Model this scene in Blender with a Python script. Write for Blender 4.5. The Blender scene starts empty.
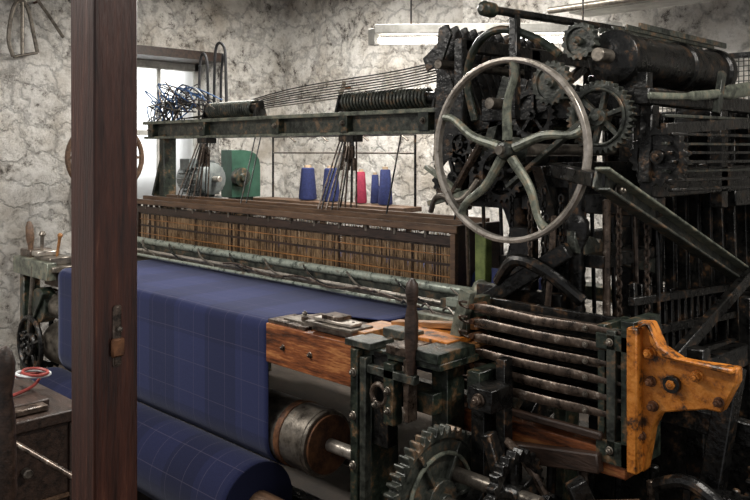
import bpy, bmesh, math, random
from mathutils import Vector, Matrix, noise
random.seed(7)
V=Vector
sc=bpy.context.scene
# ------------------------------------------------------------------ materials
MATS={}
def grime(name,a,b,metal=0.0,rough=0.5,scale=9.0,lo=.4,hi=.65,bump=.25,c=None,rvar=.2,stretch=None,bscale=60,cpos=None,d=None):
    m=bpy.data.materials.new(name);m.use_nodes=True;nt=m.node_tree;N=nt.nodes;L=nt.links
    bs=N['Principled BSDF'];tc=N.new('ShaderNodeTexCoord');mp=N.new('ShaderNodeMapping')
    L.new(tc.outputs['Object'],mp.inputs[0])
    if stretch: mp.inputs['Scale'].default_value=stretch
    n1=N.new('ShaderNodeTexNoise');n1.inputs['Scale'].default_value=scale;n1.inputs['Detail'].default_value=9;n1.inputs['Roughness'].default_value=.72
    L.new(mp.outputs[0],n1.inputs['Vector'])
    cr=N.new('ShaderNodeValToRGB');cr.color_ramp.elements[0].position=lo;cr.color_ramp.elements[1].position=hi
    cr.color_ramp.elements[0].color=(*a,1);cr.color_ramp.elements[1].color=(*b,1)
    if c:
        e=cr.color_ramp.elements.new(cpos or min(.99,hi+.08));e.color=(*c,1)
    if d:
        e=cr.color_ramp.elements.new(.74);e.color=(*d,1)
    L.new(n1.outputs[0],cr.inputs[0]);L.new(cr.outputs[0],bs.inputs['Base Color'])
    bs.inputs['Metallic'].default_value=metal
    mr=N.new('ShaderNodeMapRange');mr.inputs[3].default_value=max(.05,rough-rvar);mr.inputs[4].default_value=min(1,rough+rvar)
    n2=N.new('ShaderNodeTexNoise');n2.inputs['Scale'].default_value=bscale;n2.inputs['Detail'].default_value=5
    L.new(mp.outputs[0],n2.inputs['Vector'])
    L.new(n1.outputs[0],mr.inputs[0]);L.new(mr.outputs[0],bs.inputs['Roughness'])
    bp=N.new('ShaderNodeBump');bp.inputs['Strength'].default_value=bump;bp.inputs['Distance'].default_value=.004
    L.new(n2.outputs[0],bp.inputs['Height']);L.new(bp.outputs[0],bs.inputs['Normal'])
    MATS[name]=m;return m
grime('iron_black',(.003,.003,.003),(.013,.013,.012),.2,.30,18,.44,.56,c=(.085,.045,.022),cpos=.63,bump=.7,d=(.20,.16,.11))
grime('iron_green',(.005,.0075,.0055),(.026,.036,.026),.1,.36,18,.40,.53,c=(.13,.075,.035),cpos=.61,bump=.7,d=(.28,.23,.16))
grime('iron_grey',(.013,.015,.013),(.066,.072,.060),.25,.36,20,.38,.54,c=(.17,.105,.06),cpos=.62,bump=.7,d=(.30,.26,.20))
grime('iron_pale',(.038,.043,.034),(.19,.205,.16),.2,.38,22,.38,.56,c=(.27,.22,.15),cpos=.64,bump=.5)
grime('rail_pale',(.08,.095,.08),(.36,.40,.34),.3,.30,22,.36,.54,c=(.10,.07,.045),cpos=.66,bump=.4)
grime('yellow_green',(.06,.09,.02),(.22,.27,.08),.0,.5,12)
grime('steel',(.28,.25,.21),(.60,.55,.49),.7,.32,30,.35,.65)
grime('steel_dull',(.06,.05,.042),(.27,.24,.20),.7,.34,24,.35,.62,c=(.12,.055,.025))
grime('grease',(.022,.016,.012),(.125,.09,.068),.5,.30,30,.38,.58,c=(.38,.33,.28))
grime('rust',(.05,.02,.01),(.22,.095,.04),.3,.6,18)
grime('orange',(.045,.022,.010),(.46,.148,.014),.0,.45,19,.40,.49,c=(.60,.225,.035),bump=.8,cpos=.6,d=(.20,.08,.03))
grime('rubber',(.006,.006,.007),(.02,.02,.022),0,.5,20)
grime('wood_post',(.014,.005,.0035),(.060,.017,.009),0,.40,5,.35,.60,stretch=(9,9,.7),bump=.5,bscale=25,c=(.12,.045,.024))
grime('wood_red',(.03,.011,.006),(.24,.072,.022),0,.42,5,.37,.54,stretch=(1.2,8,8),c=(.42,.17,.055),bump=.4,bscale=25)
grime('wood_tan',(.10,.045,.015),(.46,.21,.07),0,.45,6,.32,.62,stretch=(1.2,8,8),bump=.4,bscale=25)
grime('wood_dark',(.010,.006,.004),(.055,.03,.02),0,.45,6,.35,.65,stretch=(1.5,8,8),bump=.4,bscale=25)
grime('wood_brown',(.045,.025,.015),(.16,.09,.05),0,.5,9,.35,.65,stretch=(1,8,8),bump=.4,bscale=25)
grime('heddle',(.12,.07,.035),(.55,.37,.21),.3,.4,12,.38,.62,stretch=(6,1,1.5))
grime('motor_grey',(.10,.115,.115),(.22,.24,.23),.2,.4,12)
grime('box_green',(.018,.06,.04),(.042,.12,.08),.1,.4,8)
grime('cone_blue',(.010,.016,.075),(.022,.034,.13),0,.9,60,bump=.6)
grime('cone_red',(.22,.012,.04),(.32,.03,.06),0,.9,60,bump=.6)
grime('card',(.35,.25,.15),(.5,.38,.25),0,.8,20)
grime('cord_white',(.35,.37,.38),(.6,.62,.62),0,.7,30)
grime('cord_blue',(.03,.08,.2),(.06,.14,.3),0,.7,30)
grime('cable_red',(.18,.02,.015),(.30,.04,.03),0,.5,30)
grime('frame_white',(.35,.34,.31),(.62,.61,.57),0,.6,8)
grime('floor_mat',(.02,.015,.011),(.08,.06,.045),0,.75,5,.35,.7,bump=.6,bscale=30,c=(.14,.12,.09))
def wallmat():
    m=bpy.data.materials.new('plaster');m.use_nodes=True;nt=m.node_tree;N=nt.nodes;L=nt.links;bs=N['Principled BSDF']
    tc=N.new('ShaderNodeTexCoord')
    def nz(s,d,r):
        n=N.new('ShaderNodeTexNoise');n.inputs['Scale'].default_value=s;n.inputs['Detail'].default_value=d;n.inputs['Roughness'].default_value=r
        L.new(tc.outputs['Object'],n.inputs['Vector']);return n
    n1=nz(13,13,.82);n2=nz(2.3,6,.6);n3=nz(2.6,5,.6);nd=nz(5,4,.6)
    cr=N.new('ShaderNodeValToRGB');E=cr.color_ramp.elements
    E[0].position=.345;E[0].color=(.045,.038,.033,1);E[1].position=.56;E[1].color=(.92,.89,.84,1)
    e=E.new(.41);e.color=(.26,.235,.21,1);e=E.new(.45);e.color=(.66,.63,.58,1)
    a=N.new('ShaderNodeMath');a.operation='MULTIPLY_ADD';a.inputs[1].default_value=.30;L.new(n2.outputs[0],a.inputs[0])
    s_=N.new('ShaderNodeMath');s_.operation='SUBTRACT';s_.inputs[1].default_value=.135;L.new(n1.outputs[0],s_.inputs[0]);L.new(s_.outputs[0],a.inputs[2])
    L.new(a.outputs[0],cr.inputs[0])
    # rubble stone joints
    vm=N.new('ShaderNodeVectorMath');vm.operation='MULTIPLY_ADD';vm.inputs[1].default_value=(.35,.35,.35);L.new(nd.outputs['Color'],vm.inputs[0]);L.new(tc.outputs['Object'],vm.inputs[2])
    mp=N.new('ShaderNodeMapping');mp.inputs['Scale'].default_value=(1,1,1.7);L.new(vm.outputs[0],mp.inputs[0])
    vo=N.new('ShaderNodeTexVoronoi');vo.feature='DISTANCE_TO_EDGE';vo.inputs['Scale'].default_value=3.2;L.new(mp.outputs[0],vo.inputs['Vector'])
    vr=N.new('ShaderNodeMapRange');vr.inputs[1].default_value=0;vr.inputs[2].default_value=.09;vr.inputs[3].default_value=.62;vr.inputs[4].default_value=1;L.new(vo.outputs['Distance'],vr.inputs[0])
    mx=N.new('ShaderNodeMix');mx.data_type='RGBA';mx.blend_type='MULTIPLY';mx.inputs[0].default_value=1
    c2=N.new('ShaderNodeValToRGB');c2.color_ramp.elements[0].position=.32;c2.color_ramp.elements[0].color=(.64,.60,.55,1);c2.color_ramp.elements[1].position=.56;c2.color_ramp.elements[1].color=(1,1,1,1)
    L.new(n3.outputs[0],c2.inputs[0]);L.new(cr.outputs[0],mx.inputs[6]);L.new(c2.outputs[0],mx.inputs[7])
    m2=N.new('ShaderNodeMix');m2.data_type='RGBA';m2.blend_type='MULTIPLY';m2.inputs[0].default_value=1
    L.new(mx.outputs[2],m2.inputs[6]);L.new(vr.outputs[0],m2.inputs[7])
    L.new(m2.outputs[2],bs.inputs['Base Color']);bs.inputs['Roughness'].default_value=.85
    ad=N.new('ShaderNodeMath');ad.operation='MULTIPLY_ADD';ad.inputs[1].default_value=.7;L.new(vr.outputs[0],ad.inputs[0]);L.new(n1.outputs[0],ad.inputs[2])
    bp=N.new('ShaderNodeBump');bp.inputs['Strength'].default_value=1;bp.inputs['Distance'].default_value=.035
    L.new(ad.outputs[0],bp.inputs['Height']);L.new(bp.outputs[0],bs.inputs['Normal'])
    MATS['plaster']=m
wallmat()
def clothmat(name,base,rough=.9):
    m=bpy.data.materials.new(name);m.use_nodes=True;nt=m.node_tree;N=nt.nodes;L=nt.links;bs=N['Principled BSDF']
    uv=N.new('ShaderNodeUVMap');sp=N.new('ShaderNodeSeparateXYZ');L.new(uv.outputs[0],sp.inputs[0])
    def M(op,a,b=None,c=None):
        n=N.new('ShaderNodeMath');n.operation=op
        for i,x in enumerate((a,b,c)):
            if x is None: continue
            if isinstance(x,(int,float)): n.inputs[i].default_value=x
            else: L.new(x,n.inputs[i])
        return n.outputs[0]
    def line(src,per,w,off=0):
        f=M('FRACT',M('ADD',M('DIVIDE',src,per),off)); return M('LESS_THAN',M('ABSOLUTE',M('SUBTRACT',f,.5)),w/per/2)
    U=sp.outputs[0];W=sp.outputs[1]
    l1=M('MAXIMUM',line(U,.105,.0022),line(W,.12,.0022))
    l2=line(U,.42,.20,.2);l3=line(W,.48,.2,.3)
    tc=N.new('ShaderNodeTexCoord')
    nz=N.new('ShaderNodeTexNoise');nz.inputs['Scale'].default_value=420;nz.inputs['Detail'].default_value=2;L.new(tc.outputs['Object'],nz.inputs['Vector'])
    mpg=N.new('ShaderNodeMapping');mpg.inputs['Scale'].default_value=(1,30,30);L.new(tc.outputs['Object'],mpg.inputs[0])
    ns=N.new('ShaderNodeTexNoise');ns.inputs['Scale'].default_value=14;ns.inputs['Detail'].default_value=4;L.new(mpg.outputs[0],ns.inputs['Vector'])
    def mix(f,a,b,bl='MIX'):
        x=N.new('ShaderNodeMix');x.data_type='RGBA';x.blend_type=bl
        if isinstance(f,(int,float)): x.inputs[0].default_value=f
        else: L.new(f,x.inputs[0])
        for i,y in((6,a),(7,b)):
            if isinstance(y,tuple): x.inputs[i].default_value=(*y,1)
            else: L.new(y,x.inputs[i])
        return x.outputs[2]
    c0=mix(nz.outputs[0],tuple(v*.3 for v in base),tuple(v*1.7 for v in base))
    c0=mix(M('MULTIPLY',ns.outputs[0],.5),c0,tuple(v*.6 for v in base))
    c1=mix(M('MULTIPLY',l2,.40),c0,tuple(v*.3 for v in base))
    c1=mix(M('MULTIPLY',l3,.28),c1,tuple(v*.3 for v in base))
    c2=mix(M('MULTIPLY',l1,.26),c1,(.15,.13,.18))
    L.new(c2,bs.inputs['Base Color']);bs.inputs['Roughness'].default_value=rough
    bs.inputs['Sheen Weight'].default_value=.14;bs.inputs['Sheen Tint'].default_value=(.75,.8,1,1);bs.inputs['Specular IOR Level'].default_value=.10
    bp=N.new('ShaderNodeBump');bp.inputs['Strength'].default_value=.5;bp.inputs['Distance'].default_value=.001
    L.new(nz.outputs[0],bp.inputs['Height']);L.new(bp.outputs[0],bs.inputs['Normal'])
    MATS[name]=m
clothmat('cloth',(.021,.027,.084))
clothmat('cloth_dark',(.012,.015,.048))
def emis(name,col,st):
    m=bpy.data.materials.new(name);m.use_nodes=True;bs=m.node_tree.nodes['Principled BSDF']
    bs.inputs['Emission Color'].default_value=(*col,1);bs.inputs['Emission Strength'].default_value=st;MATS[name]=m
emis('tube_glow',(1,.95,.86),10)
g=bpy.data.materials.new('glass_dusty');g.use_nodes=True;b_=g.node_tree.nodes['Principled BSDF']
b_.inputs['Base Color'].default_value=(.48,.48,.46,1);b_.inputs['Roughness'].default_value=.6;b_.inputs['Transmission Weight'].default_value=1;MATS['glass']=g
# ------------------------------------------------------------------ builder
def frame(ax):
    a=V(ax).normalized();h=V((0,0,1)) if abs(a.z)<.9 else V((1,0,0))
    e1=h.cross(a).normalized();e2=a.cross(e1);return e1,e2,a
def empty(name,parent=None):
    o=bpy.data.objects.new(name,None);sc.collection.objects.link(o);o.parent=parent;return o
class B:
    def __init__(s,name,parent=None,bevel=.002,smooth=35):
        s.name=name;s.parent=parent;s.bm=bmesh.new();s.mi=[];s.bevel=bevel;s.smooth=smooth;s.uv=None
    def m(s,n):
        if n not in s.mi:s.mi.append(n)
        return s.mi.index(n)
    def face(s,vs,mi):
        try:
            f=s.bm.faces.new(vs);f.material_index=mi;return f
        except ValueError: return None
    def box(s,c,d,mat,rot=None):
        mi=s.m(mat);c=V(c);vs=[]
        for z in(-1,1):
            for y in(-1,1):
                for x in(-1,1):
                    p=V((x*d[0]/2,y*d[1]/2,z*d[2]/2))
                    if rot: p=rot@p
                    vs.append(s.bm.verts.new(c+p))
        for f in((0,2,3,1),(4,5,7,6),(0,1,5,4),(2,6,7,3),(0,4,6,2),(1,3,7,5)): s.face([vs[i] for i in f],mi)
    def bx(s,x0,x1,y0,y1,z0,z1,mat): s.box(((x0+x1)/2,(y0+y1)/2,(z0+z1)/2),(abs(x1-x0),abs(y1-y0),abs(z1-z0)),mat)
    def bar(s,p0,p1,w,h,mat,up=(0,0,1)):
        p0=V(p0);p1=V(p1);a=(p1-p0).normalized();u=V(up)
        if abs(a.dot(u))>.95:u=V((0,1,0))
        sx=a.cross(u).normalized();uz=sx.cross(a);R=Matrix((a,sx,uz)).transposed()
        s.box((p0+p1)/2,((p1-p0).length,w,h),mat,R)
    def lathe(s,p0,ax,prof,mat,seg=20,cap=True):
        mi=s.m(mat);e1,e2,a=frame(ax);p0=V(p0);rings=[]
        for d,r in prof:
            rings.append([s.bm.verts.new(p0+a*d+(e1*math.cos(2*math.pi*i/seg)+e2*math.sin(2*math.pi*i/seg))*r) for i in range(seg)])
        for A,Bq in zip(rings,rings[1:]):
            for i in range(seg): s.face([A[i],A[(i+1)%seg],Bq[(i+1)%seg],Bq[i]],mi)
        if cap:
            s.face(rings[0][::-1],mi);s.face(rings[-1],mi)
    def cyl(s,p0,p1,r,mat,r2=None,seg=16):
        p0=V(p0);p1=V(p1);s.lathe(p0,p1-p0,[(0,r),((p1-p0).length,r if r2 is None else r2)],mat,seg)
    def tube(s,pts,r,mat,seg=8,closed=False,flat=1.0):
        pts=[V(p) for p in pts];n=len(pts);mi=s.m(mat);rr=r if isinstance(r,(list,tuple)) else [r]*n
        T=[]
        for i in range(n):
            if closed:t=pts[(i+1)%n]-pts[i-1]
            else:t=pts[min(i+1,n-1)]-pts[max(i-1,0)]
            T.append(t.normalized())
        e1,e2,_=frame(T[0]);rings=[]
        for i in range(n):
            if i: 
                e1=(e1-T[i]*e1.dot(T[i])).normalized();e2=T[i].cross(e1)
            rings.append([s.bm.verts.new(pts[i]+(e1*math.cos(2*math.pi*k/seg)*flat+e2*math.sin(2*math.pi*k/seg))*rr[i]) for k in range(seg)])
        for i in range(n if closed else n-1):
            A=rings[i];C=rings[(i+1)%n]
            for k in range(seg): s.face([A[k],A[(k+1)%seg],C[(k+1)%seg],C[k]],mi)
        if not closed:
            s.face(rings[0][::-1],mi);s.face(rings[-1],mi)
    def torus(s,c,ax,R,r,mat,n=32,seg=8,flat=1.0):
        e1,e2,a=frame(ax);c=V(c)
        s.tube([c+(e1*math.cos(2*math.pi*i/n)+e2*math.sin(2*math.pi*i/n))*R for i in range(n)],r,mat,seg,True,flat)
    def ring(s,c,ax,prof,mat,n=72):
        mi=s.m(mat);e1,e2,a=frame(ax);c=V(c);R=[]
        for i in range(n):
            d=e1*math.cos(2*math.pi*i/n)+e2*math.sin(2*math.pi*i/n)
            R.append([s.bm.verts.new(c+d*r+a*z) for r,z in prof])
        k=len(prof)
        for i in range(n):
            A=R[i];C=R[(i+1)%n]
            for j in range(k): s.face([A[j],A[(j+1)%k],C[(j+1)%k],C[j]],mi)
    def helix(s,p0,p1,R,turns,r,mat,k=14,seg=6):
        p0=V(p0);p1=V(p1);e1,e2,a=frame(p1-p0);n=int(turns*k)
        s.tube([p0+(p1-p0)*(i/n)+(e1*math.cos(2*math.pi*i/k)+e2*math.sin(2*math.pi*i/k))*R for i in range(n+1)],r,mat,seg)
    def prism(s,poly,o,e1,e2,th,mat):
        mi=s.m(mat);o=V(o);e1=V(e1);e2=V(e2);nrm=e1.cross(e2).normalized()
        A=[s.bm.verts.new(o+e1*x+e2*y) for x,y in poly];Bq=[s.bm.verts.new(o+e1*x+e2*y+nrm*th) for x,y in poly];n=len(poly)
        s.face(A[::-1],mi);s.face(Bq,mi)
        for i in range(n): s.face([A[i],A[(i+1)%n],Bq[(i+1)%n],Bq[i]],mi)
    def gear(s,c,ax,r,n,w,mat,inner=.72,spokes=5,hub=.24,tooth=.1,hubmat=None,solid=False):
        mi=s.m(mat);e1,e2,a=frame(ax);c=V(c);O=[];I=[]
        N=n*4
        for i in range(N):
            an=2*math.pi*i/N;rr=r if i%4 in(1,2) else r*(1-tooth)
            d=e1*math.cos(an)+e2*math.sin(an)
            O.append((s.bm.verts.new(c+d*rr-a*w/2),s.bm.verts.new(c+d*rr+a*w/2)))
            I.append((s.bm.verts.new(c+d*r*inner-a*w/2),s.bm.verts.new(c+d*r*inner+a*w/2)))
        for i in range(N):
            j=(i+1)%N
            s.face([O[i][0],O[j][0],O[j][1],O[i][1]],mi);s.face([I[i][0],I[i][1],I[j][1],I[j][0]],mi)
            s.face([O[i][1],O[j][1],I[j][1],I[i][1]],mi);s.face([O[i][0],I[i][0],I[j][0],O[j][0]],mi)
        hm=hubmat or mat
        s.cyl(c-a*w*.8,c+a*w*.8,r*hub,hm);s.cyl(c-a*w*1.2,c+a*w*1.2,r*hub*.45,hm)
        if solid: s.cyl(c-a*w*.25,c+a*w*.25,r*(inner+.03),mat,seg=28)
        else:
            for k in range(spokes):
                an=2*math.pi*k/spokes+.3;d=e1*math.cos(an)+e2*math.sin(an)
                s.bar(c+d*r*hub*.8,c+d*r*(inner+.04),w*.7,r*.13,mat,up=tuple(d.cross(a)))
    def bolt(s,p,ax,r,h,mat):
        e1,e2,a=frame(ax);p=V(p);s.cyl(p,p+a*h*.3,r*1.35,mat,seg=14);s.cyl(p+a*h*.3,p+a*h,r,mat,seg=6);s.cyl(p+a*h,p+a*h*1.35,r*.5,mat,seg=8)
    def chain(s,p0,p1,mat,L=.03,r=.004,sag=0):
        p0=V(p0);p1=V(p1);D=p1-p0;n=max(2,int(D.length/(L*.78)));e1,e2,a=frame(D)
        for i in range(n):
            f=(i+.5)/n;c=p0+D*f-V((0,0,sag*4*f*(1-f)));e=e1 if i%2 else e2
            s.tube([c+a*(L/2*math.cos(t))+e*(L*.3*math.sin(t)) for t in [2*math.pi*k/8 for k in range(8)]],r,mat,5,True)
    def finish(s):
        bmesh.ops.recalc_face_normals(s.bm,faces=s.bm.faces)
        me=bpy.data.meshes.new(s.name);s.bm.to_mesh(me);s.bm.free()
        for n in s.mi: me.materials.append(MATS[n])
        me.polygons.foreach_set('use_smooth',[True]*len(me.polygons))
        me.set_sharp_from_angle(angle=math.radians(s.smooth))
        o=bpy.data.objects.new(s.name,me);sc.collection.objects.link(o)
        if s.bevel:
            md=o.modifiers.new('bevel','BEVEL');md.width=s.bevel;md.segments=1;md.limit_method='ANGLE';md.angle_limit=math.radians(50);md.harden_normals=False
        if s.parent:o.parent=s.parent
        return o
def smoothpts(P,n=6):
    P=[V(p) for p in P];out=[]
    for i in range(len(P)-1):
        p0=P[max(i-1,0)];p1=P[i];p2=P[i+1];p3=P[min(i+2,len(P)-1)]
        for k in range(n):
            t=k/n;out.append(.5*((2*p1)+(-p0+p2)*t+(2*p0-5*p1+4*p2-p3)*t*t+(-p0+3*p1-3*p2+p3)*t**3))
    out.append(P[-1]);return out
X=(1,0,0);Y=(0,1,0);Z=(0,0,1);NY=(0,-1,0)
# ------------------------------------------------------------------ room
def wallgrid(name,o,e1,e2,w,h,step,amp,hole=None,extra=None):
    b=B(name,bevel=0,smooth=80);mi=b.m('plaster');o=V(o);e1=V(e1);e2=V(e2);nrm=e1.cross(e2)
    nu=int(w/step);nv=int(h/step);G={}
    def gv(i,j):
        if (i,j) not in G:
            p=o+e1*(w*i/nu)+e2*(h*j/nv)
            d=noise.fractal(p*1.7,1.0,2.1,5)*amp+noise.noise(p*4.5)*amp*.7+noise.noise(p*11)*amp*.3
            if extra: d+=extra(w*i/nu,h*j/nv)
            G[i,j]=b.bm.verts.new(p+nrm*d)
        return G[i,j]
    for i in range(nu):
        for j in range(nv):
            u=w*(i+.5)/nu;v=h*(j+.5)/nv
            if hole and hole[0]<u<hole[1] and hole[2]<v<hole[3]: continue
            b.face([gv(i,j),gv(i+1,j),gv(i+1,j+1),gv(i,j+1)],mi)
    return b
b=wallgrid('wall_left',(-3.3,-2.6,0),Y,Z,5.4,2.8,.04,.035,hole=(3.5,4.65,1.05,2.22))
wy0,wy1,wz0,wz1=.9,2.05,1.05,2.22
b.bx(-3.72,-3.3,wy0-.1,wy0,wz0-.1,wz1+.1,'plaster');b.bx(-3.72,-3.3,wy1,wy1+.1,wz0-.1,wz1+.1,'plaster')
b.bx(-3.72,-3.28,wy0,wy1,wz0-.1,wz0,'plaster');b.bx(-3.72,-3.26,wy0,wy1,wz1,wz1+.07,'wood_dark')
b.finish()
b=B('window_1');x=-3.62
for y in(wy0+.03,wy1-.03): b.bx(x-.03,x+.03,y-.03,y+.03,wz0,wz1,'frame_white')
for z in(wz0+.03,wz1-.03): b.bx(x-.03,x+.03,wy0,wy1,z-.03,z+.03,'frame_white')
for k in(1,2): 
    y=wy0+(wy1-wy0)*k/3;b.bx(x-.015,x+.015,y-.015,y+.015,wz0+.05,wz1-.05,'frame_white')
b.bx(x-.02,x+.02,wy0+.05,wy1-.05,1.62,1.66,'frame_white')
b.bx(x-.004,x,wy0+.05,wy1-.05,wz0+.05,wz1-.05,'glass')
b.finish()
def butt(u,v):
    xx=3.4-u
    return .16 if -1.85<xx<-1.3 else 0
wallgrid('wall_back',(3.4,2.7,0),(-1,0,0),Z,6.7,2.8,.04,.035,extra=butt).finish()
b=B('floor',bevel=0);b.bx(-3.7,3.4,-2.6,2.8,-.06,0,'floor_mat');b.finish()
b=B('ceiling',bevel=0);b.bx(-3.7,3.4,.2,2.8,2.8,2.86,'frame_white');b.finish()
b=B('ceiling_beam');b.bx(-.2,3.3,2.3,2.5,2.28,2.40,'frame_white');b.cyl((-.3,2.25,2.30),(3.2,2.25,2.30),.02,'steel_dull');b.finish()
# ------------------------------------------------------------------ wooden post
b=B('wooden_post',bevel=.004)
b.prism([(.533,0),(.640,0),(.640,2.8),(.522,2.8)],(0,-.845,0),X,Z,.10,'wood_post')
b.bx(.638,.646,-.905,-.885,1.04,1.17,'grease');b.cyl((.64,-.895,1.12),(.660,-.895,1.12),.006,'steel_dull');b.bx(.64,.65,-.91,-.88,1.06,1.10,'rust')
b.finish()
# ------------------------------------------------------------------ chest with tools
b=B('wooden_chest',bevel=.004)
b.bx(-.85,-.14,-1.05,-.62,.0,.68,'wood_dark');b.bx(-.87,-.12,-1.07,-.60,.68,.715,'wood_dark')
for z in(.2,.45): b.bx(-.14,-.13,-1.04,-.63,z,z+.015,'wood_brown')
for y in(-1.03,-.65): b.bx(-.14,-.125,y,y+.03,0,.68,'wood_dark')
b.cyl((-.14,-.78,.56),(-.11,-.78,.56),.014,'steel_dull')
b.bx(-.4,-.2,-.80,-.68,.716,.74,'wood_dark');b.bx(-.75,-.5,-.8,-.68,.716,.77,'iron_grey');b.bx(-.22,-.16,-.95,-.70,.716,.735,'grease')
b.finish()
b=B('red_cable_coil',bevel=0)
for k in range(4):
    b.torus((-.38+.015*k,-.67,.768+.008*k),(.1*k-.2,.1,1),.038+.006*(k%3),.005,'cable_red' if k%2 else 'cord_white',24,6)
b.tube(smoothpts([(-.36,-.64,.77),(-.30,-.70,.755),(-.26,-.82,.745),(-.2,-.9,.745)]),.005,'cable_red',6)
b.finish()
b=B('turned_handle')
b.lathe((.06,-.91,0),Z,[(0,.022),(.55,.022),(.60,.030),(.80,.026),(.86,.018),(.90,.024),(.94,.026),(.97,.018),(.985,.006)],'wood_dark',18)
b.finish()
b=B('steel_lever_rod');b.cyl((-.11,-.84,.68),(.24,-.74,.605),.008,'grease');b.lathe((.18,-.756,.62),(.37,.1,-.085),[(0,.010),(.01,.016),(.09,.016),(.10,.008)],'rust');b.finish()
# ------------------------------------------------------------------ cloth
def cloth(name,prof,x0,x1,mat,nx=60,parent=None,wob=.0015,widen=None):
    b=B(name,bevel=0,smooth=80,parent=parent);mi=b.m(mat);uvl=b.bm.loops.layers.uv.new('UVMap')
    L=[0];
    for p,q_ in zip(prof,prof[1:]):L.append(L[-1]+math.hypot(q_[0]-p[0],q_[1]-p[1]))
    G=[];UVX=[]
    for i in range(nx+1):
        row=[];ux=[]
        for k,(y,z) in enumerate(prof):
            xe=x1+(widen(y,z) if widen else 0)
            xx=x0+(xe-x0)*i/nx
            w=noise.noise(V((xx*3,L[k]*3,0)))*wob*3
            row.append(b.bm.verts.new((xx,y-w*.6,z+w)));ux.append(xx)
        G.append(row);UVX.append(ux)
    for i in range(nx):
        for k in range(len(prof)-1):
            f=b.face([G[i][k],G[i+1][k],G[i+1][k+1],G[i][k+1]],mi)
            for lp,(a,c) in zip(f.loops,((i,k),(i+1,k),(i+1,k+1),(i,k+1))):
                lp[uvl].uv=(UVX[a][c],L[c])
    o=b.finish();md=o.modifiers.new('thick','SOLIDIFY');md.thickness=.003;return o
prof=[(.56-.025*k,.905) for k in range(21)]
prof+=[(.04+.04*math.cos(t),.865+.04*math.sin(t)) for t in [math.pi/2+math.pi/2*i/8 for i in range(1,9)]]
prof+=[(0.0,.865-.045*k) for k in range(1,9)]
prof+=[(.12+.12*math.cos(t),.49+.12*math.sin(t)) for t in [math.pi+math.pi*.75*i/12 for i in range(0,13)]]
def wid(y,z):
    if z<.89:return 0
    t=max(0,min(1,(y-.17)/.14));return .30*t*t*(3-2*t)
cloth('woven_cloth',prof,-1.70,0,'cloth',widen=wid)
cr_=empty('cloth_roll')
roll=[(.0+.15*math.cos(t),.27+.15*math.sin(t)) for t in [2*math.pi*i/40 for i in range(41)]]
cloth('wound_cloth',[(y-.04,z) for y,z in roll],-1.72,.0,'cloth_dark',parent=cr_)
b=B('roll_core',cr_)
b.cyl((-1.95,-.04,.27),(-1.7,-.04,.27),.05,'wood_brown')
b.lathe((0,-.04,.27),X,[(-.01,.147),(.001,.147),(.002,.06)],'cloth_dark',32)
b.cyl((0,-.04,.27),(.18,-.04,.27),.055,'wood_brown');b.cyl((.18,-.04,.27),(.5,-.04,.27),.018,'steel_dull');b.finish()
# ------------------------------------------------------------------ loom frame
loom=empty('power_loom')
b=B('take_up_roller',loom);b.cyl((-1.93,.12,.49),(.18,.12,.49),.112,'steel_dull',seg=36)
b.cyl((.18,.12,.49),(.19,.12,.49),.10,'rust',seg=36);b.cyl((.18,.12,.49),(.72,.12,.49),.022,'steel')
b.cyl((.02,.12,.49),(.05,.12,.49),.116,'rust',seg=36);b.cyl((.145,.12,.49),(.165,.12,.49),.115,'steel_dull',seg=36)
b.cyl((-2.1,.12,.49),(-1.93,.12,.49),.02,'steel_dull');b.finish()
b=B('breast_beam',loom,.004)
b.bx(-1.95,.47,.035,.16,.80,.895,'wood_brown')
b.bx(.005,.45,-.012,.15,.765,.90,'wood_red');b.bx(.44,.465,-.02,.15,.76,.905,'rust')
b.bx(.05,.40,.03,.13,.90,.918,'steel_dull');b.bx(.0,.2,.0,.12,.898,.912,'grease')
b.bx(.12,.36,.05,.14,.918,.930,'grease');b.bx(.2,.42,.0,.10,.925,.936,'steel_dull');b.bx(.22,.40,.02,.07,.938,.948,'steel')
b.bx(.26,.34,.02,.08,.948,.962,'grease');b.bx(.36,.45,.03,.2,.90,.93,'wood_tan')
for xx in(.1,.24): b.bolt((xx,-.012,.83),NY,.008,.010,'grease')
for xx in(.14,.3,.38): b.bolt((xx,.05,.935),Z,.010,.012,'steel_dull')
b.finish()
b=B('right_end_frame',loom,.004)
b.bx(.46,.53,-.02,.10,0,.90,'iron_green');b.bx(.70,.76,.06,.14,0,.90,'iron_green')
b.bx(.44,.80,-.02,.30,.885,.905,'iron_green');b.bx(.47,.50,-.05,-.02,.30,.90,'iron_green');b.bx(.505,.53,-.045,-.02,.30,.88,'iron_grey')
b.bx(.44,.55,-.045,.06,.905,.925,'iron_grey');b.bx(.60,.68,-.03,.1,.905,.93,'grease');b.bx(.70,.80,-.03,.14,.905,.935,'iron_green')
b.bx(.54,.60,-.02,.02,.62,.9,'iron_black');b.bx(.60,.64,-.04,.0,.70,.88,'iron_green');b.bx(.67,.69,-.03,.01,.72,.90,'grease');b.bx(.46,.72,-.04,-.015,.835,.86,'iron_grey')
b.bx(.50,.74,.02,.10,.74,.80,'iron_green');b.bx(.50,.74,.02,.08,.40,.46,'iron_green');b.bx(.46,.8,0,.1,.12,.2,'iron_black')
for z in(.83,.70,.55): b.bolt((.485,-.05,z),NY,.010,.012,'steel_dull')
for (x_,z) in((.62,.80),(.62,.74),(.57,.75)): b.bolt((x_,-.04,z),NY,.009,.012,'steel_dull')
b.torus((.58,-.035,.78),NY,.03,.008,'grease',20)
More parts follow.
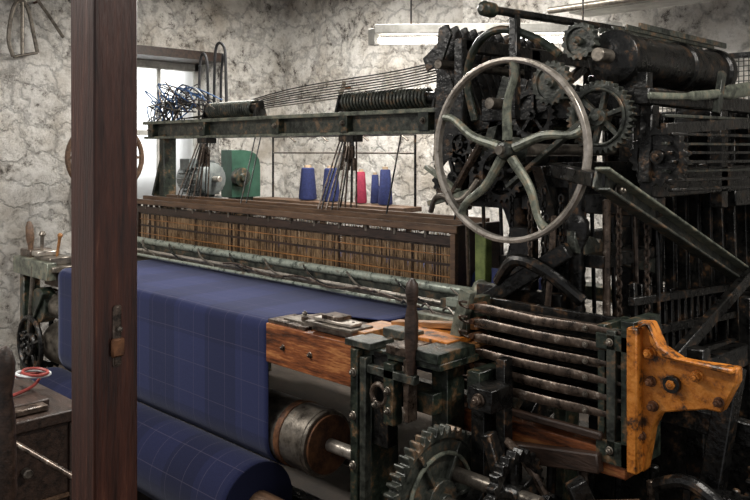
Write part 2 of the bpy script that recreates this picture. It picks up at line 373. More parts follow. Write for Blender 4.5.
for (y0,z0,y1,z1,w) in [(.05,.84,1.6,.84,.09),(0,.1,1.6,.1,.1),(.10,.80,.10,.1,.06),(.55,.86,.5,.1,.08),(1.05,.86,1.1,.1,.08),(1.55,.86,1.6,0,.09),(.05,.5,.55,.86,.06),(.5,.3,1.05,.8,.06),(1.05,.3,1.55,.7,.06)]:
    b.bar((.86,y0,z0),(.86,y1,z1),w,.045,'iron_green' if w>.07 else 'iron_black',up=X)
for (y,z0,z1) in [(.55,.86,1.45),(.95,.86,1.75),(1.4,.86,1.75)]:
    b.bar((.86,y,z0),(.86,y+.03,z1),.085,.055,'iron_black',up=X)
b.prism([(.40,.86),(.70,.86),(.62,1.05),(.66,1.3),(.8,1.45),(.42,1.45),(.5,1.3),(.48,1.05)],(.80,0,0),Y,Z,.04,'iron_black')
b.bar((.86,.5,1.2),(.86,1.5,1.2),.06,.05,'iron_black',up=X)
b.bar((.86,.5,1.42),(.86,1.5,1.42),.08,.06,'iron_black',up=X)
b.bx(.90,.93,.10,.14,.2,.92,'iron_black');b.bx(.88,.96,.0,.10,.80,.86,'iron_black');b.bolt((.92,.0,.83),NY,.014,.02,'grease')
b.finish()
b=B('diagonal_brace',loom,.003)
b.bar((1.15,.20,1.425),(1.15,1.5,.945),.012,.055,'iron_grey');b.bar((1.17,.20,1.452),(1.17,1.5,.972),.045,.010,'iron_pale');b.bar((1.17,.20,1.398),(1.17,1.5,.918),.045,.010,'iron_grey')
b.bar((1.15,.22,1.42),(.86,.45,1.44),.04,.04,'iron_black');b.bolt((1.16,.3,1.39),X,.012,.02,'steel_dull')
b.bar((1.15,1.5,.94),(.86,1.5,.9),.05,.05,'iron_black')
b.finish()
b=B('left_end_frame',loom,.004)
for (y0,z0,y1,z1,w) in [(0,.86,1.6,.86,.09),(0,.1,1.6,.1,.1),(.03,.86,.03,0,.09),(.55,.86,.5,.1,.08),(1.05,.86,1.1,.1,.08),(1.55,.86,1.6,0,.09)]:
    b.bar((-2.12,y0,z0),(-2.12,y1,z1),w,.05,'iron_green',up=X)
b.bx(-2.22,-1.74,-.01,.14,.88,.91,'steel_dull');b.bx(-2.2,-1.76,-.03,.02,.84,.93,'iron_pale');b.bx(-2.0,-1.8,0,.12,.91,.95,'steel_dull')
b.bx(-2.18,-2.05,.0,.12,.91,.97,'grease');b.bx(-1.98,-1.9,-.02,.1,.95,.975,'steel')
b.cyl((-1.9,-.02,.70),(-1.9,.05,.70),.09,'iron_green',seg=24);b.torus((-1.97,-.03,.49),NY,.14,.014,'iron_black',28);b.torus((-1.97,-.03,.49),NY,.05,.014,'iron_black',20)
for k in range(5):
    a=2*math.pi*k/5+.3;b.bar((-1.97,-.03,.49),(-1.97+.14*math.cos(a),-.03,.49+.14*math.sin(a)),.015,.02,'iron_black',up=NY)
b.gear((-2.02,.1,.49),X,.16,26,.03,'iron_black');b.cyl((-2.05,-.02,.3),(-1.95,-.02,.9),.012,'steel_dull')
b.cyl((-1.95,.06,.70),(-1.70,.06,.70),.065,'steel_dull',seg=22);b.cyl((-1.96,.06,.70),(-1.93,.06,.70),.075,'rust',seg=22)
b.bar((-2.15,.0,.4),(-1.8,-.02,.78),.02,.04,'iron_green',up=NY)
b.lathe((-2.08,.02,.93),(-.15,0,1),[(0,.012),(.06,.014),(.10,.022),(.16,.02),(.19,.01)],'wood_brown')
b.lathe((-1.95,.02,.93),(.1,0,1),[(0,.008),(.12,.010),(.13,.02),(.15,.01)],'steel_dull')
b.lathe((-1.86,.06,.93),(.35,0,1),[(0,.006),(.12,.008),(.14,.014),(.15,.01)],'wood_tan')
b.bar((-2.35,1.0,.86),(-2.35,1.0,1.60),.09,.06,'iron_green',up=X);b.bar((-2.5,1.0,1.2),(-2.35,1.0,1.55),.03,.05,'iron_green',up=NY)
b.bar((-2.35,.6,.86),(-2.35,1.5,.86),.08,.05,'iron_green',up=X);b.bar((-2.35,1.5,.86),(-2.35,1.5,0),.08,.05,'iron_green',up=X)
b.finish()
b=B('cross_rails',loom,.003)
b.bx(-2.1,.85,1.5,1.58,.15,.25,'iron_black');b.bx(-2.1,.85,.2,.26,.12,.2,'iron_black');b.bx(-2.1,.85,.05,.1,.10,.18,'wood_brown')
b.bx(-2.1,.80,-.27,-.21,.06,.12,'iron_grey');b.bx(-2.1,.80,-.38,-.33,.0,.04,'wood_brown')
b.bx(-2.35,.85,1.45,1.55,.84,.9,'iron_green');b.cyl((-2.1,.5,.25),(.9,.5,.25),.025,'steel_dull')
b.finish()
b=B('warp_beam',loom);b.cyl((-1.75,1.45,.55),(.15,1.45,.55),.2,'cone_blue',seg=32);b.cyl((-2.1,1.45,.55),(.85,1.45,.55),.035,'steel_dull')
for xx in(-1.78,.16): b.cyl((xx,1.45,.55),(xx+.02,1.45,.55),.3,'iron_green',seg=36)
b.prism([(.95,.90),(1.5,.93),(1.5,.935),(.95,.905)],(-1.7,0,0),Y,Z,1.75,'cone_blue')
b.cyl((.2,.82,.98),(.62,.82,.98),.06,'cone_blue',seg=24)
b.finish()
b=B('arch_beam',loom,.004)
b.bx(-2.55,.75,.97,1.0,1.58,1.68,'iron_grey');b.bx(-2.55,.75,.93,1.07,1.665,1.685,'iron_pale');b.bx(-2.55,.75,.94,1.06,1.572,1.588,'iron_pale')
for xx in(-2.45,-1.85,-1.15,-.62,-.1,.3): 
    b.bx(xx-.03,xx+.03,.93,.98,1.585,1.67,'iron_green');b.bolt((xx,.93,1.63),NY,.012,.014,'steel_dull')
for x0,x1 in((-1.9,-1.46),(-.70,-.14)):
    b.helix((x0,1.03,1.738),(x1,1.03,1.738),.042,int((x1-x0)/.022),.008,'iron_grey');b.cyl((x0-.04,1.03,1.738),(x1+.04,1.03,1.738),.028,'iron_black')
    for xx in(x0-.04,x1+.04): b.prism([(-.05,0),(.05,0),(.02,.1),(-.02,.1)],(xx,1.03,1.68),Y,Z,.015,'iron_black')
b.finish()
b=B('harness_cords',loom,0)
for xc,n in((-1.88,9),(-.62,9)):
    b.bx(xc-.05,xc+.05,.95,1.02,1.54,1.58,'iron_black')
    for k in range(n):
        xx=xc-.045+.09*k/(n-1);yy=.86+.02*k
        b.cyl((xx,.96+.01*(k%3),1.56),(xx+random.uniform(-.012,.012),yy-.05,1.21),.0045,'iron_black' if k%2 else 'grease',seg=6)
        b.bx(xx-.006,xx+.006,.96,.975,1.40+.02*(k%4),1.46+.02*(k%4),'grease')
for xx in(-1.35,-1.30,-.25,.14): b.cyl((xx,.95,1.57),(xx,.85,1.2),.004,'iron_black',seg=6)
for k in range(8):
    b.tube(smoothpts([(-2.3+.03*k,1.05,1.70),(-1.2,1.05,1.745+.012*k),(-.3,1.02,1.79+.012*k),(.35,1.0,1.86+.012*k)]),.0035,'iron_black' if k%3 else 'steel_dull',6)
b.finish()
hs=empty('heddle_frame',loom)
b=B('shaft_bars',hs,.002)
for k in range(6):
    yy=.70+.04*k;dz=.008*((k*3)%4)
    b.bx(-2.2,.27,yy,yy+.022,1.175+dz,1.200+dz,'wood_brown');b.bx(-2.2,.27,yy,yy+.022,.93+dz,.96+dz,'wood_brown')
    for xx in(-2.2,.255): b.bx(xx,xx+.015,yy,yy+.022,.93,1.2,'wood_dark')
    for j in range(14): b.bx(-2.1+.17*j,-2.085+.17*j,yy-.004,yy+.01,1.15+dz,1.178+dz,'steel_dull')
b.bx(-2.24,.30,.67,.695,1.180,1.208,'wood_brown')
b.bx(-2.2,.27,.698,.704,1.125,1.165,'wood_dark')
b.bx(.275,.30,.68,.96,.86,1.21,'wood_dark');b.bx(.275,.30,.66,.68,.86,1.18,'wood_brown')
b.finish()
b=B('heddle_wires',hs,0)
random.seed(3)
for k in range(4):
    yy=.712+.055*k
    n=380 if k<2 else 220
    for j in range(n):
        xx=-2.17+2.42*(j+random.random()*.8)/n;w=.0026
        mt='heddle' if random.random()<.8 else 'wood_dark'
        b.bx(xx,xx+w,yy,yy+.002,.945,1.155,mt)
    b.bx(-2.18,.25,yy-.003,yy+.001,1.045,1.055,'wood_dark');b.bx(-2.18,.25,yy-.003,yy,1.118,1.123,'grease');b.bx(-2.18,.25,yy-.003,yy,1.085,1.089,'wood_tan');b.bx(-2.18,.25,yy-.003,yy,1.0,1.004,'wood_tan')
b.finish()
b=B('sley',loom,.003)
b.cyl((-2.1,.58,.985),(.50,.58,.985),.019,'rail_pale',seg=18);b.bx(-2.1,.50,.575,.64,.94,.972,'iron_grey')
b.bx(-2.1,.62,.60,.66,.78,.86,'wood_tan')
b.bx(-2.1,.6,.58,.60,.86,.93,'steel_dull')
b.cyl((-2.05,.52,.945),(.50,.52,.945),.009,'steel');b.cyl((-2.05,.49,.925),(.5,.49,.925),.008,'rail_pale')
for j in range(9):
    xx=-1.9+.28*j;b.tube(smoothpts([(xx,.58,.995),(xx+.06,.54,.985),(xx+.14,.51,.96),(xx+.26,.50,.935)],5),.005,'iron_black' if j%2 else 'steel_dull',6)
b.tube(smoothpts([(-1.0,.50,.955),(-.85,.49,.965),(-.6,.48,.94),(-.4,.48,.96),(-.2,.47,.94),(0,.48,.955),(.3,.46,.93)]),.006,'grease',6)
b.bx(.36,.58,.50,.64,.93,.965,'iron_grey');b.bx(.42,.56,.46,.52,.95,.98,'rail_pale');b.lathe((.50,.56,.93),Z,[(0,.04),(.07,.038),(.10,.025),(.11,.01)],'iron_pale')
b.bx(-2.1,.5,.50,.60,.76,.80,'wood_brown')
b.bar((.55,.60,.3),(.55,.6,.95),.05,.06,'iron_green');b.bar((-2.0,.60,.2),(-2.0,.6,.9),.05,.05,'iron_green')
b.finish()
b=B('shuttle_race',loom,.002)
b.bx(.34,.72,.36,.44,.915,.93,'steel_dull');b.bx(.38,.80,.30,.33,.92,.95,'iron_pale')
for j in range(5): b.tube(smoothpts([(.2+.1*j,.47,.93),(.26+.1*j,.42,.955),(.32+.1*j,.38,.95),(.38+.1*j,.35,.925)],5),.005,'grease' if j%2 else 'steel_dull',6)
b.bx(.48,.78,.12,.30,.905,.925,'wood_tan');b.bx(.52,.74,.08,.24,.925,.94,'orange')
b.bar((.42,.2,.93),(.76,.22,.97),.04,.018,'wood_tan');b.bx(.50,.62,.06,.12,.925,.95,'iron_grey')
b.finish()
b=B('shipper_handle');b.lathe((.70,-.03,.86),(.02,0,1),[(0,.010),(.05,.016),(.10,.020),(.16,.020),(.20,.013),(.215,.017),(.24,.019),(.26,.017),(.275,.006)],'wood_dark',18)
b.finish()
# ------------------------------------------------------------------ shuttle box
sb=empty('shuttle_box')
b=B('box_frame',sb,.003)
b.bx(.70,.735,.18,.30,.78,1.05,'iron_green');b.bar((.68,.18,.86),(.74,.18,1.08),.04,.03,'iron_pale')
b.bx(.70,1.28,.30,.32,.78,1.04,'iron_black')
b.bx(1.18,1.20,.16,.30,.70,1.05,'iron_green');b.bx(1.25,1.285,.15,.30,.70,1.07,'iron_green')
b.bx(1.18,1.28,.15,.17,.99,1.03,'iron_green');b.bx(1.18,1.28,.15,.17,.70,.76,'iron_green');b.bx(1.210,1.235,.15,.19,.72,1.04,'iron_grey')
for z in(.735,1.01): b.bolt((1.22,.15,z),NY,.008,.012,'steel_dull')
b.finish()
b=B('swell_levers',sb,.002)
random.seed(2)
for k in range(6):
    z=1.035-.043*k
    w=lambda:random.uniform(-.002,.002)
    P=[(.745,.165,z-.003),(.80,.158,z+.003+w()),(.88,.153,z+.002+w()),(.98,.152,z+w()),(1.08,.155,z+w()),(1.17,.16,z+.001),(1.245,.165,z-.001)]
    b.tube(smoothpts(P,4),[.003+.0105*min(1,i/5,(24-i)/8+.20) for i in range(25)],'grease',10,flat=.45)
    b.bx(.76,1.20,.185,.28,z-.020,z-.014,'grease')
    b.cyl((.775,.15,z+.004),(.775,.22,z+.004),.008,'rust');b.bolt((1.15,.150,z+.001),NY,.006,.007,'steel_dull')
    b.tube(smoothpts([(.76,.16,z-.004),(.742,.145,z+.006),(.75,.13,z+.02),(.77,.14,z+.018)],4),.004,'grease',6)
b.finish()
b=B('box_rail',sb,.004);b.bx(.62,1.26,.16,.24,.665,.735,'wood_red');b.bx(.62,1.20,.14,.16,.755,.775,'wood_dark')
b.bar((.66,.14,.62),(1.2,.14,.70),.03,.05,'wood_dark');b.finish()
b=B('box_end_bracket',sb,.006)
P=[(1.285,1.07),(1.322,1.075),(1.351,1.017),(1.40,.994),(1.53,1.0),(1.53,.968),(1.494,.89),(1.459,.89),(1.347,.857),(1.325,.81),(1.306,.70),(1.255,.69)]
b.prism(P,(0,.20,0),X,Z,.035,'orange')
b.bx(1.275,1.303,.13,.17,.70,1.06,'orange');b.prism([(1.295,1.06),(1.325,1.07),(1.334,1.03),(1.36,1.0),(1.53,.99),(1.53,1.003),(1.40,1.005),(1.356,1.027),(1.325,1.08)],(0,.165,0),X,Z,.03,'orange')
b.finish()
b=B('bracket_bolts',sb,.001)
for x_,z_,r_ in((1.322,1.00,.012),(1.380,.935,.012),(1.44,.965,.011),(1.325,.93,.010),(1.33,.87,.010),(1.28,.715,.010),(1.49,.915,.009),(1.300,.79,.009)):
    b.bolt((x_,.165,z_),NY,r_,.02,'orange' if r_ not in(.009,.010) else 'rust')
b.cyl((1.38,.15,.935),(1.38,.165,.935),.021,'iron_black')
b.finish()
# ------------------------------------------------------------------ take up gears
b=B('take_up_gear',loom);b.gear((.81,-.05,.545),X,.20,48,.035,'iron_grey',inner=.84,solid=True,hub=.3,tooth=.09)
b.torus((.830,-.05,.545),X,.13,.006,'iron_pale',28);b.cyl((.7,-.05,.545),(.9,-.05,.545),.02,'steel_dull')
for k in range(6):
    a=math.pi*k/3;b.bar((.822,-.05+.05*math.cos(a),.545+.05*math.sin(a)),(.822,-.05+.165*math.cos(a),.545+.165*math.sin(a)),.012,.025,'iron_grey',up=X)
b.finish()
b=B('ratchet_gear',loom);b.gear((1.02,.02,.60),X,.12,24,.028,'iron_black',spokes=5);b.gear((1.06,.10,.50),X,.09,18,.03,'iron_black',solid=True);b.cyl((.8,.02,.60),(1.1,.02,.60),.02,'steel_dull');b.cyl((.8,.1,.50),(1.1,.1,.50),.015,'steel_dull')
b.finish()
b=B('driving_linkage',loom,.003)
random.seed(11)
b.bar((.9,.0,.42),(1.35,.1,.5),.03,.04,'grease');b.bar((.95,.0,.75),(1.1,.05,.25),.03,.04,'iron_black');b.bar((1.15,.1,.65),(1.3,.3,.1),.04,.05,'iron_black')
b.tube(smoothpts([(.9,.12,.70),(1.0,.1,.66),(1.1,.12,.5),(1.2,.14,.3)]),.012,'grease',8)
for k in range(9):
    x_=.9+.07*k;b.cyl((x_,.2+.05*(k%3),.0),(x_+random.uniform(-.04,.04),.22+.05*(k%3),.66),.010+.004*(k%2),'iron_black' if k%3 else 'grease',seg=10)
b.cyl((.95,.35,.35),(1.75,.35,.35),.03,'steel_dull');b.gear((1.3,.35,.35),X,.2,40,.04,'iron_black');b.gear((1.5,.5,.62),X,.16,30,.04,'iron_black')
b.bar((1.35,.3,.62),(1.9,.35,.60),.05,.06,'iron_black');b.bar((1.3,.35,.0),(1.45,.35,.95),.05,.06,'iron_black');b.bar((1.0,.4,.8),(1.7,.45,.75),.04,.06,'iron_black')
b.bx(.9,1.8,.6,.66,.0,.7,'iron_black');b.bar((1.05,.05,.55),(1.32,.12,.62),.04,.05,'wood_brown');b.lathe((1.15,.02,.40),(.3,0,1),[(0,.02),(.1,.03),(.2,.03),(.24,.015)],'rust')
b.gear((1.42,.22,.52),X,.13,26,.03,'iron_black',spokes=4);b.tube(smoothpts([(1.32,.2,.66),(1.42,.18,.70),(1.52,.2,.62),(1.56,.24,.5)]),.018,'iron_black',10)
b.finish()
# ------------------------------------------------------------------ handwheel
hw=empty('handwheel');hc=V((.797,.30,1.5));R_=.283
b=B('rim',hw,.001)
b.ring(hc,NY,[(R_,-.013),(R_+.001,.0),(R_,.013),(R_-.010,.016),(R_-.017,.010),(R_-.017,-.010),(R_-.010,-.016)],'steel')
b.finish()
b=B('spokes',hw,.0)
for k in range(5):
    a0=math.radians(88)+k*math.radians(72);pts=[];rad=[]
    for i in range(15):
        f=i/14;r=.03+f*(R_-.045);an=a0+.10*math.sin(f*math.pi*1.8)*(.3+.7*f)
        pts.append(hc+V((math.cos(an)*r,.0,math.sin(an)*r)));rad.append(.0165-.0055*f+(.004*max(0,f-.85)/.15))
    b.tube(pts,rad,'iron_pale',10)
b.lathe(hc+V((0,-.03,0)),Y,[(0,.016),(.005,.024),(.03,.028),(.055,.040),(.08,.040),(.085,.03)],'iron_grey',24)
b.cyl(hc+V((0,-.045,0)),hc+V((0,-.03,0)),.014,'steel_dull');b.cyl(hc,hc+V((0,.15,0)),.02,'steel_dull')
b.finish()
# ------------------------------------------------------------------ dobby
db=empty('dobby_mechanism')
b=B('dobby_gears',db,.001)
b.gear((1.0,.50,1.60),NY,.112,36,.03,'iron_grey',spokes=6,inner=.8);b.torus((1.0,.482,1.60),NY,.085,.005,'iron_grey',32)
b.gear((.83,.50,1.714),NY,.072,20,.03,'iron_grey',solid=True);b.gear((.92,.52,1.84),NY,.06,16,.035,'iron_grey',solid=True)
b.gear((.43,.50,1.40),NY,.10,22,.02,'iron_black',spokes=4);b.gear((.46,.50,1.52),NY,.07,8,.02,'iron_black',tooth=.35,inner=.5)
b.gear((.62,.52,1.42),NY,.10,26,.03,'iron_black',spokes=5);b.gear((1.16,.56,1.48),NY,.09,20,.03,'iron_black',solid=True)
b.gear((.72,.56,1.62),NY,.09,24,.03,'iron_black',spokes=5)
b.cyl((.797,.45,1.5),(.797,1.3,1.5),.02,'steel_dull')
b.finish()
b=B('dobby_frame',db,.004)
for x_ in(.42,1.12):
    b.bar((x_,.55,1.40),(x_,1.5,1.40),.09,.04,'iron_black',up=X);
    for y_ in((.56,1.0,1.45) if x_<1 else (1.10,1.45)): b.bar((x_,y_,1.3),(x_,y_,1.9 if x_<1 else 1.66),.06,.04,'iron_black',up=X)
b.bar((.42,.55,1.88),(.42,1.45,1.88),.05,.04,'iron_black',up=X);b.bar((.42,.56,1.42),(.42,1.4,1.86),.04,.03,'iron_black',up=X)
b.bar((1.12,.52,1.66),(1.12,1.5,1.66),.05,.05,'iron_black',up=X);b.bar((1.12,.56,1.40),(1.12,.58,1.66),.05,.04,'iron_black',up=X)
b.bx(.38,1.16,.54,.60,1.30,1.36,'iron_black');b.bx(.5,1.1,.56,.60,1.60,1.68,'iron_black');b.bx(.40,1.14,1.2,1.4,1.3,1.36,'iron_black')
b.bx(.45,1.12,1.50,1.56,.95,1.66,'iron_black')
for k in range(7): b.bx(.48+.09*k,.50+.09*k,1.46,1.50,.97,1.64,'iron_black')
b.tube(smoothpts([(.52,.50,1.60),(.50,.48,1.75),(.56,.46,1.86),(.66,.46,1.90),(.78,.48,1.86),(.86,.5,1.80)]),.014,'iron_green',10)
b.cyl((.72,.30,1.94),(.72,1.9,1.99),.014,'iron_black');b.lathe((.72,.27,1.94),Y,[(0,.01),(.01,.024),(.06,.024),(.07,.014)],'iron_green')
b.bar((.72,.45,1.6),(.72,.45,1.94),.03,.03,'iron_black');b.bar((.72,1.3,1.6),(.72,1.3,1.97),.03,.03,'iron_black')
b.finish()
b=B('dobby_drum',db,.002)
b.lathe((1.0,.55,1.79),Y,[(0,.05),(.02,.085),(.05,.087),(.06,.08),(.45,.08),(.46,.088),(.50,.088),(.51,.08),(.75,.08),(.76,.092),(.80,.092),(.82,.05)],'iron_black',36)
b.cyl((1.0,.48,1.79),(1.0,1.5,1.79),.022,'steel_dull');b.bx(.9,1.10,.60,.64,1.64,1.74,'iron_black');b.bx(.9,1.10,1.24,1.28,1.60,1.74,'iron_black')
for k in range(4): b.bar((.93+.045*k,.62,1.885),(.93+.045*k,1.3,1.885),.008,.02,'iron_grey')
b.finish()
b=B('dobby_jacks',db,.001)
for k in range(14):
    y_=.60+.055*k
    b.prism([(.22,1.80),(.30,1.84),(.34,1.93),(.32,1.97),(.28,1.96),(.27,1.90),(.20,1.85)],(0,y_,0),X,Z,.012,'iron_black')
    b.prism([(.25,1.46),(.32,1.46),(.42,1.56),(.62,1.60),(.62,1.64),(.40,1.62),(.32,1.80),(.27,1.82)],(0,y_,0),X,Z,.010,'iron_black')
    b.prism([(.45,1.30),(.48,1.30),(.52,1.5),(.60,1.75),(.57,1.76),(.48,1.5)],(0,y_,0),X,Z,.010,'iron_grey' if k%4==0 else 'iron_black')
b.cyl((.30,.56,1.82),(.30,1.4,1.82),.018,'steel_dull');b.cyl((.58,.5,1.66),(.58,1.4,1.66),.02,'steel_dull')
b.finish()
b=B('dobby_levers',db,.002)
b.tube(smoothpts([(1.18,.45,1.655),(1.18,.7,1.665),(1.17,1.0,1.69),(1.17,1.35,1.73)]),[.011]*7+[.016]*6+[.026]*6,'iron_pale',10,flat=.6)
b.bar((1.17,.95,1.62),(1.17,1.0,1.76),.02,.03,'iron_grey');b.bar((1.2,.5,1.56),(1.2,1.3,1.60),.02,.035,'iron_black')
b.bar((.98,.46,1.60),(.70,.44,1.38),.015,.03,'iron_grey',up=NY)
b.bar((.45,.44,1.32),(.62,.40,1.52),.015,.03,'grease',up=NY);b.bar((.38,.47,1.36),(.52,.47,1.30),.015,.03,'grease',up=NY)
b.bar((.34,.45,1.44),(.50,.43,1.36),.015,.025,'iron_pale',up=NY);b.bar((.36,.44,1.31),(.56,.43,1.36),.02,.02,'iron_pale',up=NY)
b.tube(smoothpts([(.36,.45,1.28),(.42,.42,1.34),(.52,.42,1.33),(.58,.44,1.40)]),.010,'steel_dull',8)
random.seed(21)
for k in range(9):
    b.bar((1.19+.01*(k%3),.52,1.60-.027*k),(1.19+.01*(k%3),1.55,1.61-.03*k),.010,.014,'iron_black' if k%3 else 'iron_grey',up=X)
for k in range(14):
    b.cyl((.40+.055*k,.60+.03*(k%4),1.36),(.40+.055*k,.62+.03*(k%4),.95),.007,'iron_black' if k%4 else 'grease',seg=8)
for k in range(16):
    b.bar((.92+.025*(k%8),.95+.06*k*.7,1.45),(.92+.03*(k%8),.95+.06*k*.7,.55),.014,.035,'iron_black',up=X)
b.finish()
b=B('dobby_chains',db,0)
for i,(x_,y_,z0,z1) in enumerate([(.80,.42,1.34,.98),(.83,.45,1.38,.95),(.86,.42,1.30,.90),(1.10,.60,1.40,.95),(.95,.48,1.35,.98),(.70,.46,1.35,1.0),(1.05,.52,1.35,.9),(.90,.44,1.36,.95)]):
    b.chain((x_,y_,z0),(x_,y_,z1),'iron_black' if i%3 else 'grease',L=.026,r=.0038)
b.finish()
b=B('pattern_rack',db,.002)
b.prism([(.02*i+(.012 if i%2 else 0),.0 if i%2 else .016) for i in range(28)]+[(.56,-.05),(0,-.05)],(.93,.42,1.24),(0,.97,-.22),Z,.03,'iron_grey')
b.bx(.9,1.02,.48,.82,1.14,1.18,'iron_black')
for k in range(16):
    b.bar((1.08,.55+.05*k,1.10-.01*k),(1.08,.60+.05*k,.50-.01*k),.02,.018,'iron_black',up=X)
for k in range(6): b.bar((1.1,.5,1.05-.1*k),(1.12,1.4,1.0-.1*k),.02,.025,'iron_black')
b.finish()
b=B('side_castings',loom,.004)
b.tube(smoothpts([(.62,.62,.90),(.60,.60,1.05),(.66,.58,1.2),(.64,.56,1.34)]),[.05,.046,.042,.036,.034,.034,.034,.036,.036,.036,.036,.036,.036,.04,.042,.044,.046,.05,.05],'iron_black',12)
b.bx(.50,.56,.66,.74,.88,1.12,'iron_black');b.bx(.44,.49,.60,.64,1.02,1.20,'yellow_green');b.bx(.70,.78,.45,.50,.92,1.25,'iron_black')
b.bx(.60,.92,.40,.44,1.00,1.06,'iron_black');b.tube(smoothpts([(.72,.36,1.08),(.80,.34,1.16),(.90,.36,1.13),(1.0,.40,1.05)]),.02,'iron_black',10)
b.bar((.62,.35,.98),(.95,.4,1.2),.04,.05,'iron_black')
b.lathe((.94,.46,.90),Z,[(0,.045),(.05,.04),(.07,.025),(.30,.022),(.34,.04),(.38,.04),(.40,.025),(.5,.025)],'iron_black',16)
b.cyl((1.02,.50,.8),(1.02,.50,1.35),.012,'grease');b.cyl((.88,.38,.9),(.90,.40,1.3),.010,'grease')
b.bar((1.15,.4,.80),(1.3,1.4,.86),.05,.07,'iron_black');b.bar((1.2,.45,.85),(1.2,1.2,1.08),.03,.04,'iron_black');b.bar((1.3,.5,.3),(1.3,.5,.95),.05,.05,'iron_black');b.bar((1.25,1.0,.3),(1.25,1.0,1.02),.04,.04,'iron_black')
b.finish()
b=B('wire_mesh_guard',bevel=0)
x0,x1,z0,z1,yy=.45,1.9,.0,1.92,1.95
for p,q_ in(((x0,yy,z0),(x0,yy,z1)),((x1,yy,z0),(x1,yy,z1)),((x0,yy,z0+.05),(x1,yy,z0+.05)),((x0,yy,z1),(x1,yy,z1)),((1.1,yy,z0),(1.1,yy,z1))): b.bar(p,q_,.025,.025,'iron_black')
n=int((x1-x0)/.022)
for i in range(n): b.bx(x0+.022*i,x0+.022*i+.004,yy,yy+.003,z0,z1,'iron_grey')
for i in range(int((z1-z0)/.022)): b.bx(x0,x1,yy-.003,yy,z0+.022*i,z0+.022*i+.004,'iron_grey')
b.finish()
# ------------------------------------------------------------------ background machine bits
def cone(x,y,z,mat,h=.22,r=.058):
    b=B('yarn_cone',bevel=0);b.lathe((x,y,z),Z,[(0,r*.8),(.004,r),(.02,r*1.02),(h*.9,r*.72),(h*.93,r*.6)],mat,24);b.lathe((x,y,z),Z,[(h*.9,r*.45),(h,r*.4),(h,r*.3)],'card',16);b.finish()
for x_ in(-2.02,-1.78): cone(x_,1.9,1.155,'cone_blue',.24,.062)
cone(-1.49,1.9,1.155,'cone_red',.22,.038);cone(-1.41,1.95,1.155,'cone_blue',.2,.030);cone(-1.27,1.9,1.155,'cone_blue',.24,.045)
b=B('cone_creel',bevel=.003);b.bx(-2.55,-1.05,1.82,2.0,1.12,1.15,'wood_brown')
for x_ in(-2.5,-1.9,-1.1):
    b.bx(x_,x_+.03,1.9,1.93,0,1.12,'wood_dark')
for x_ in(-2.5,-1.65,-1.08): b.cyl((x_,1.97,1.13),(x_,1.97,1.65),.008,'iron_black')
b.cyl((-2.5,1.97,1.60),(-1.08,1.97,1.60),.010,'iron_black');b.cyl((-2.5,1.97,1.48),(-1.08,1.97,1.48),.006,'steel_dull')
for x_ in(-2.3,-1.95,-1.55,-1.2):
    b.bar((x_,1.96,1.60),(x_+.07,1.96,1.56),.01,.02,'steel_dull',up=NY)
b.finish()
b=B('electric_motor',bevel=.003)
mc=V((-2.62,1.42,1.30));b.lathe(mc+V((-.16,0,0)),X,[(0,.06),(.02,.11),(.05,.115),(.28,.115),(.31,.11),(.33,.07)],'motor_grey',28)
for k in range(20):
    a=2*math.pi*k/20;d=V((0,math.cos(a),math.sin(a)));b.bar(mc+d*.123+V((-.10,0,0)),mc+d*.123+V((.12,0,0)),.006,.022,'motor_grey',up=tuple(d))
b.cyl(mc+V((.17,0,0)),mc+V((.24,0,0)),.02,'steel');b.box(mc+V((0,0,-.14)),(.24,.2,.03),'motor_grey');b.box(mc+V((0,-.10,.10)),(.12,.06,.08),'motor_grey')
b.box(mc+V((0,0,-.175)),(.36,.28,.04),'iron_green')
for dx in(-.14,.14):
    for dy in(-.1,.1): b.bx(mc.x+dx-.02,mc.x+dx+.02,mc.y+dy-.02,mc.y+dy+.02,0,mc.z-.17,'iron_green')
b.finish()
b=B('belt_guard',bevel=.01)
b.prism([(-.13,-.15),(.13,-.15),(.13,.08),(.12,.13),(.09,.17),(.05,.19),(-.02,.20),(-.13,.20)],(-2.78,1.83,1.30),Y,Z,.14,'box_green');b.bx(-2.76,-2.66,1.75,1.91,0,1.16,'iron_green')
b.bolt((-2.635,1.83,1.32),X,.02,.02,'steel_dull');b.lathe((-2.64,1.76,1.30),X,[(0,.07),(.05,.07),(.06,.03),(.08,.03)],'iron_green')
b.finish()
b=B('cable_hoses',bevel=0)
for (xa,xb,h,y) in((-2.22,-2.12,2.12,1.15),(-2.05,-1.92,2.17,1.15),(-2.02,-1.96,2.10,1.18)):
    b.tube(smoothpts([(xa,y,1.70),(xa+.005,y,1.95),(xa+.02,y,h-.04),((xa+xb)/2,y,h),(xb-.01,y,h-.05),(xb,y,1.95),(xb+.01,y,1.70)]),.009,'rubber',8)
b.finish()
b=B('cord_bundle',bevel=0);random.seed(5)
for k in range(44):
    a=random.uniform(-.05,.3);x0=-2.42+a;mt=random.choice(['cord_white','cord_blue','steel_dull','rubber','rubber','grease'])
    b.tube(smoothpts([(x0,.97+random.uniform(-.06,.06),1.685),(x0+random.uniform(-.1,.1),.97,1.74+random.uniform(0,.05)),(x0+random.uniform(-.1,.2),.97+random.uniform(-.1,.1),1.80+random.uniform(-.06,.12)),(x0+random.uniform(.1,.45),1.0+random.uniform(-.1,.1),1.72+random.uniform(0,.12))]),.0042,mt,5)
b.finish()
b=B('wooden_pulley_wheel',bevel=.002);wc=V((-2.80,.80,1.45));b.torus(wc,(1,-.25,0),.24,.018,'wood_brown',40,8);b.torus(wc,(1,-.25,0),.19,.010,'cord_white',40,8)
for k in range(4):
    a=math.pi*k/4;d=V((.24,.97,0))*math.cos(a)+V((0,0,1))*math.sin(a);b.bar(wc-d*.23,wc+d*.23,.02,.025,'wood_brown',up=X)
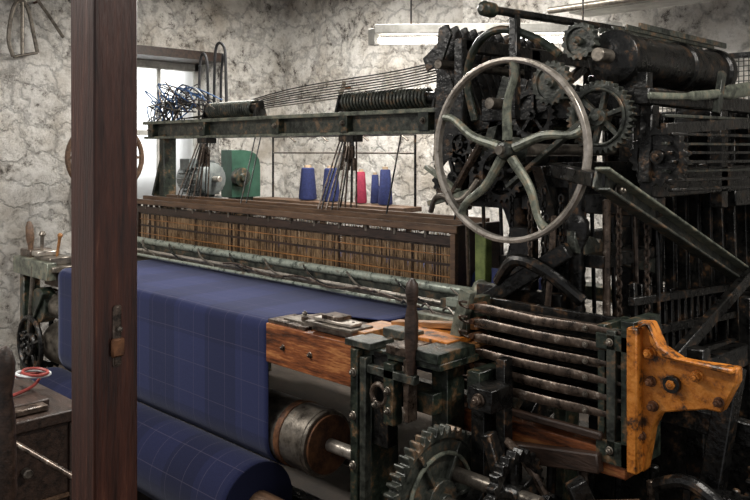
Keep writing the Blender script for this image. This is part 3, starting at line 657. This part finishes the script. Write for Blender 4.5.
b.cyl(wc+V((-.08,.02,0)),wc+V((.12,-.03,0)),.018,'steel_dull');b.bar((-2.88,.82,0),(-2.88,.82,1.46),.05,.05,'iron_green');b.finish()
b=B('hanging_wall_tools',bevel=.001);xw=-3.22
b.tube(smoothpts([(xw,.36,2.12),(xw,.33,2.24),(xw,.36,2.44),(xw,.41,2.50),(xw,.46,2.44),(xw,.50,2.26),(xw,.52,2.16)]),.014,'steel_dull',8)
b.cyl((xw,.42,2.14),(xw,.42,2.56),.012,'steel_dull');b.cyl((xw,.36,2.12),(xw,.52,2.16),.010,'steel_dull')
b.tube([(xw,.52,2.52),(xw,.60,2.42),(xw,.70,2.28)],.012,'steel_dull',8);b.cyl((-3.34,.41,2.50),(xw,.41,2.50),.008,'rust');b.cyl((-3.34,.53,2.51),(xw,.53,2.51),.008,'rust')
b.finish()
b=B('wall_bracket',bevel=.001)
b.bar((-2.55,2.62,1.68),(-2.42,2.62,2.05),.012,.035,'steel_dull',up=NY);b.bar((-2.32,2.62,1.70),(-2.48,2.62,1.98),.012,.03,'steel_dull',up=NY);b.bar((-2.54,2.62,1.78),(-2.3,2.62,1.80),.012,.02,'steel_dull',up=NY)
b.cyl((-2.45,2.62,2.0),(-2.45,2.72,2.0),.01,'rust');b.finish()
fl=empty('fluorescent_lamp');p0=V((-.87,1.40,2.10));p1=V((.085,2.354,2.11))
b=B('housing',fl,.003);b.bar(p0+V((0,0,.06)),p1+V((0,0,.06)),.09,.05,'frame_white');
for p in(p0,p1): b.box(p+V((0,0,.02)),(.05,.05,.09),'frame_white')
for f in(.15,.85):
    p=p0.lerp(p1,f);b.cyl(p+V((0,0,.08)),V((p.x,p.y,2.8)),.005,'iron_black')
b.finish()
b=B('tube',fl,0);b.cyl(p0,p1,.018,'tube_glow',seg=14);b.finish()
# ------------------------------------------------------------------ lights
def area(name,loc,rot,sx,sy,e,col=(1,1,1)):
    l=bpy.data.lights.new(name,'AREA');l.shape='RECTANGLE';l.size=sx;l.size_y=sy;l.energy=e;l.color=col
    o=bpy.data.objects.new(name,l);o.location=loc;o.rotation_euler=rot;sc.collection.objects.link(o);return o
area('fill_area_front',(-.9,-1.5,2.7),(0,0,0),1.6,.3,82,(1,.95,.88))  # added fill over the cloth and loom front, no fixture behind it
area('fill_area_side',(2.2,.2,2.7),(0,0,0),.3,1.4,46,(1,.95,.88))  # added fill above the right end, stands for no lamp in the room
area('fill_area_back',(-1.2,1.6,2.7),(0,0,0),2.2,.3,115,(1,.96,.90))  # added fill to brighten the back wall, separate from the fluorescent tube
area('window_daylight',(-3.9,1.47,1.9),(0,math.radians(-80),0),1.2,1.1,28,(.95,.97,1))
w=bpy.data.worlds.new('world');sc.world=w;w.use_nodes=True
bg=w.node_tree.nodes['Background'];bg.inputs[0].default_value=(1,.98,.98,1);bg.inputs[1].default_value=.38
cd=bpy.data.cameras.new('camera');cd.lens=38.4;cd.sensor_width=36;cd.shift_y=-.1333
cam=bpy.data.objects.new('camera',cd);cam.location=(2.232,-1.716,1.5);cam.rotation_euler=(math.radians(90),0,math.radians(44.82));sc.collection.objects.link(cam);sc.camera=cam
try:
    sc.view_settings.view_transform='Standard';sc.view_settings.look='None'
except Exception as e: print(e)
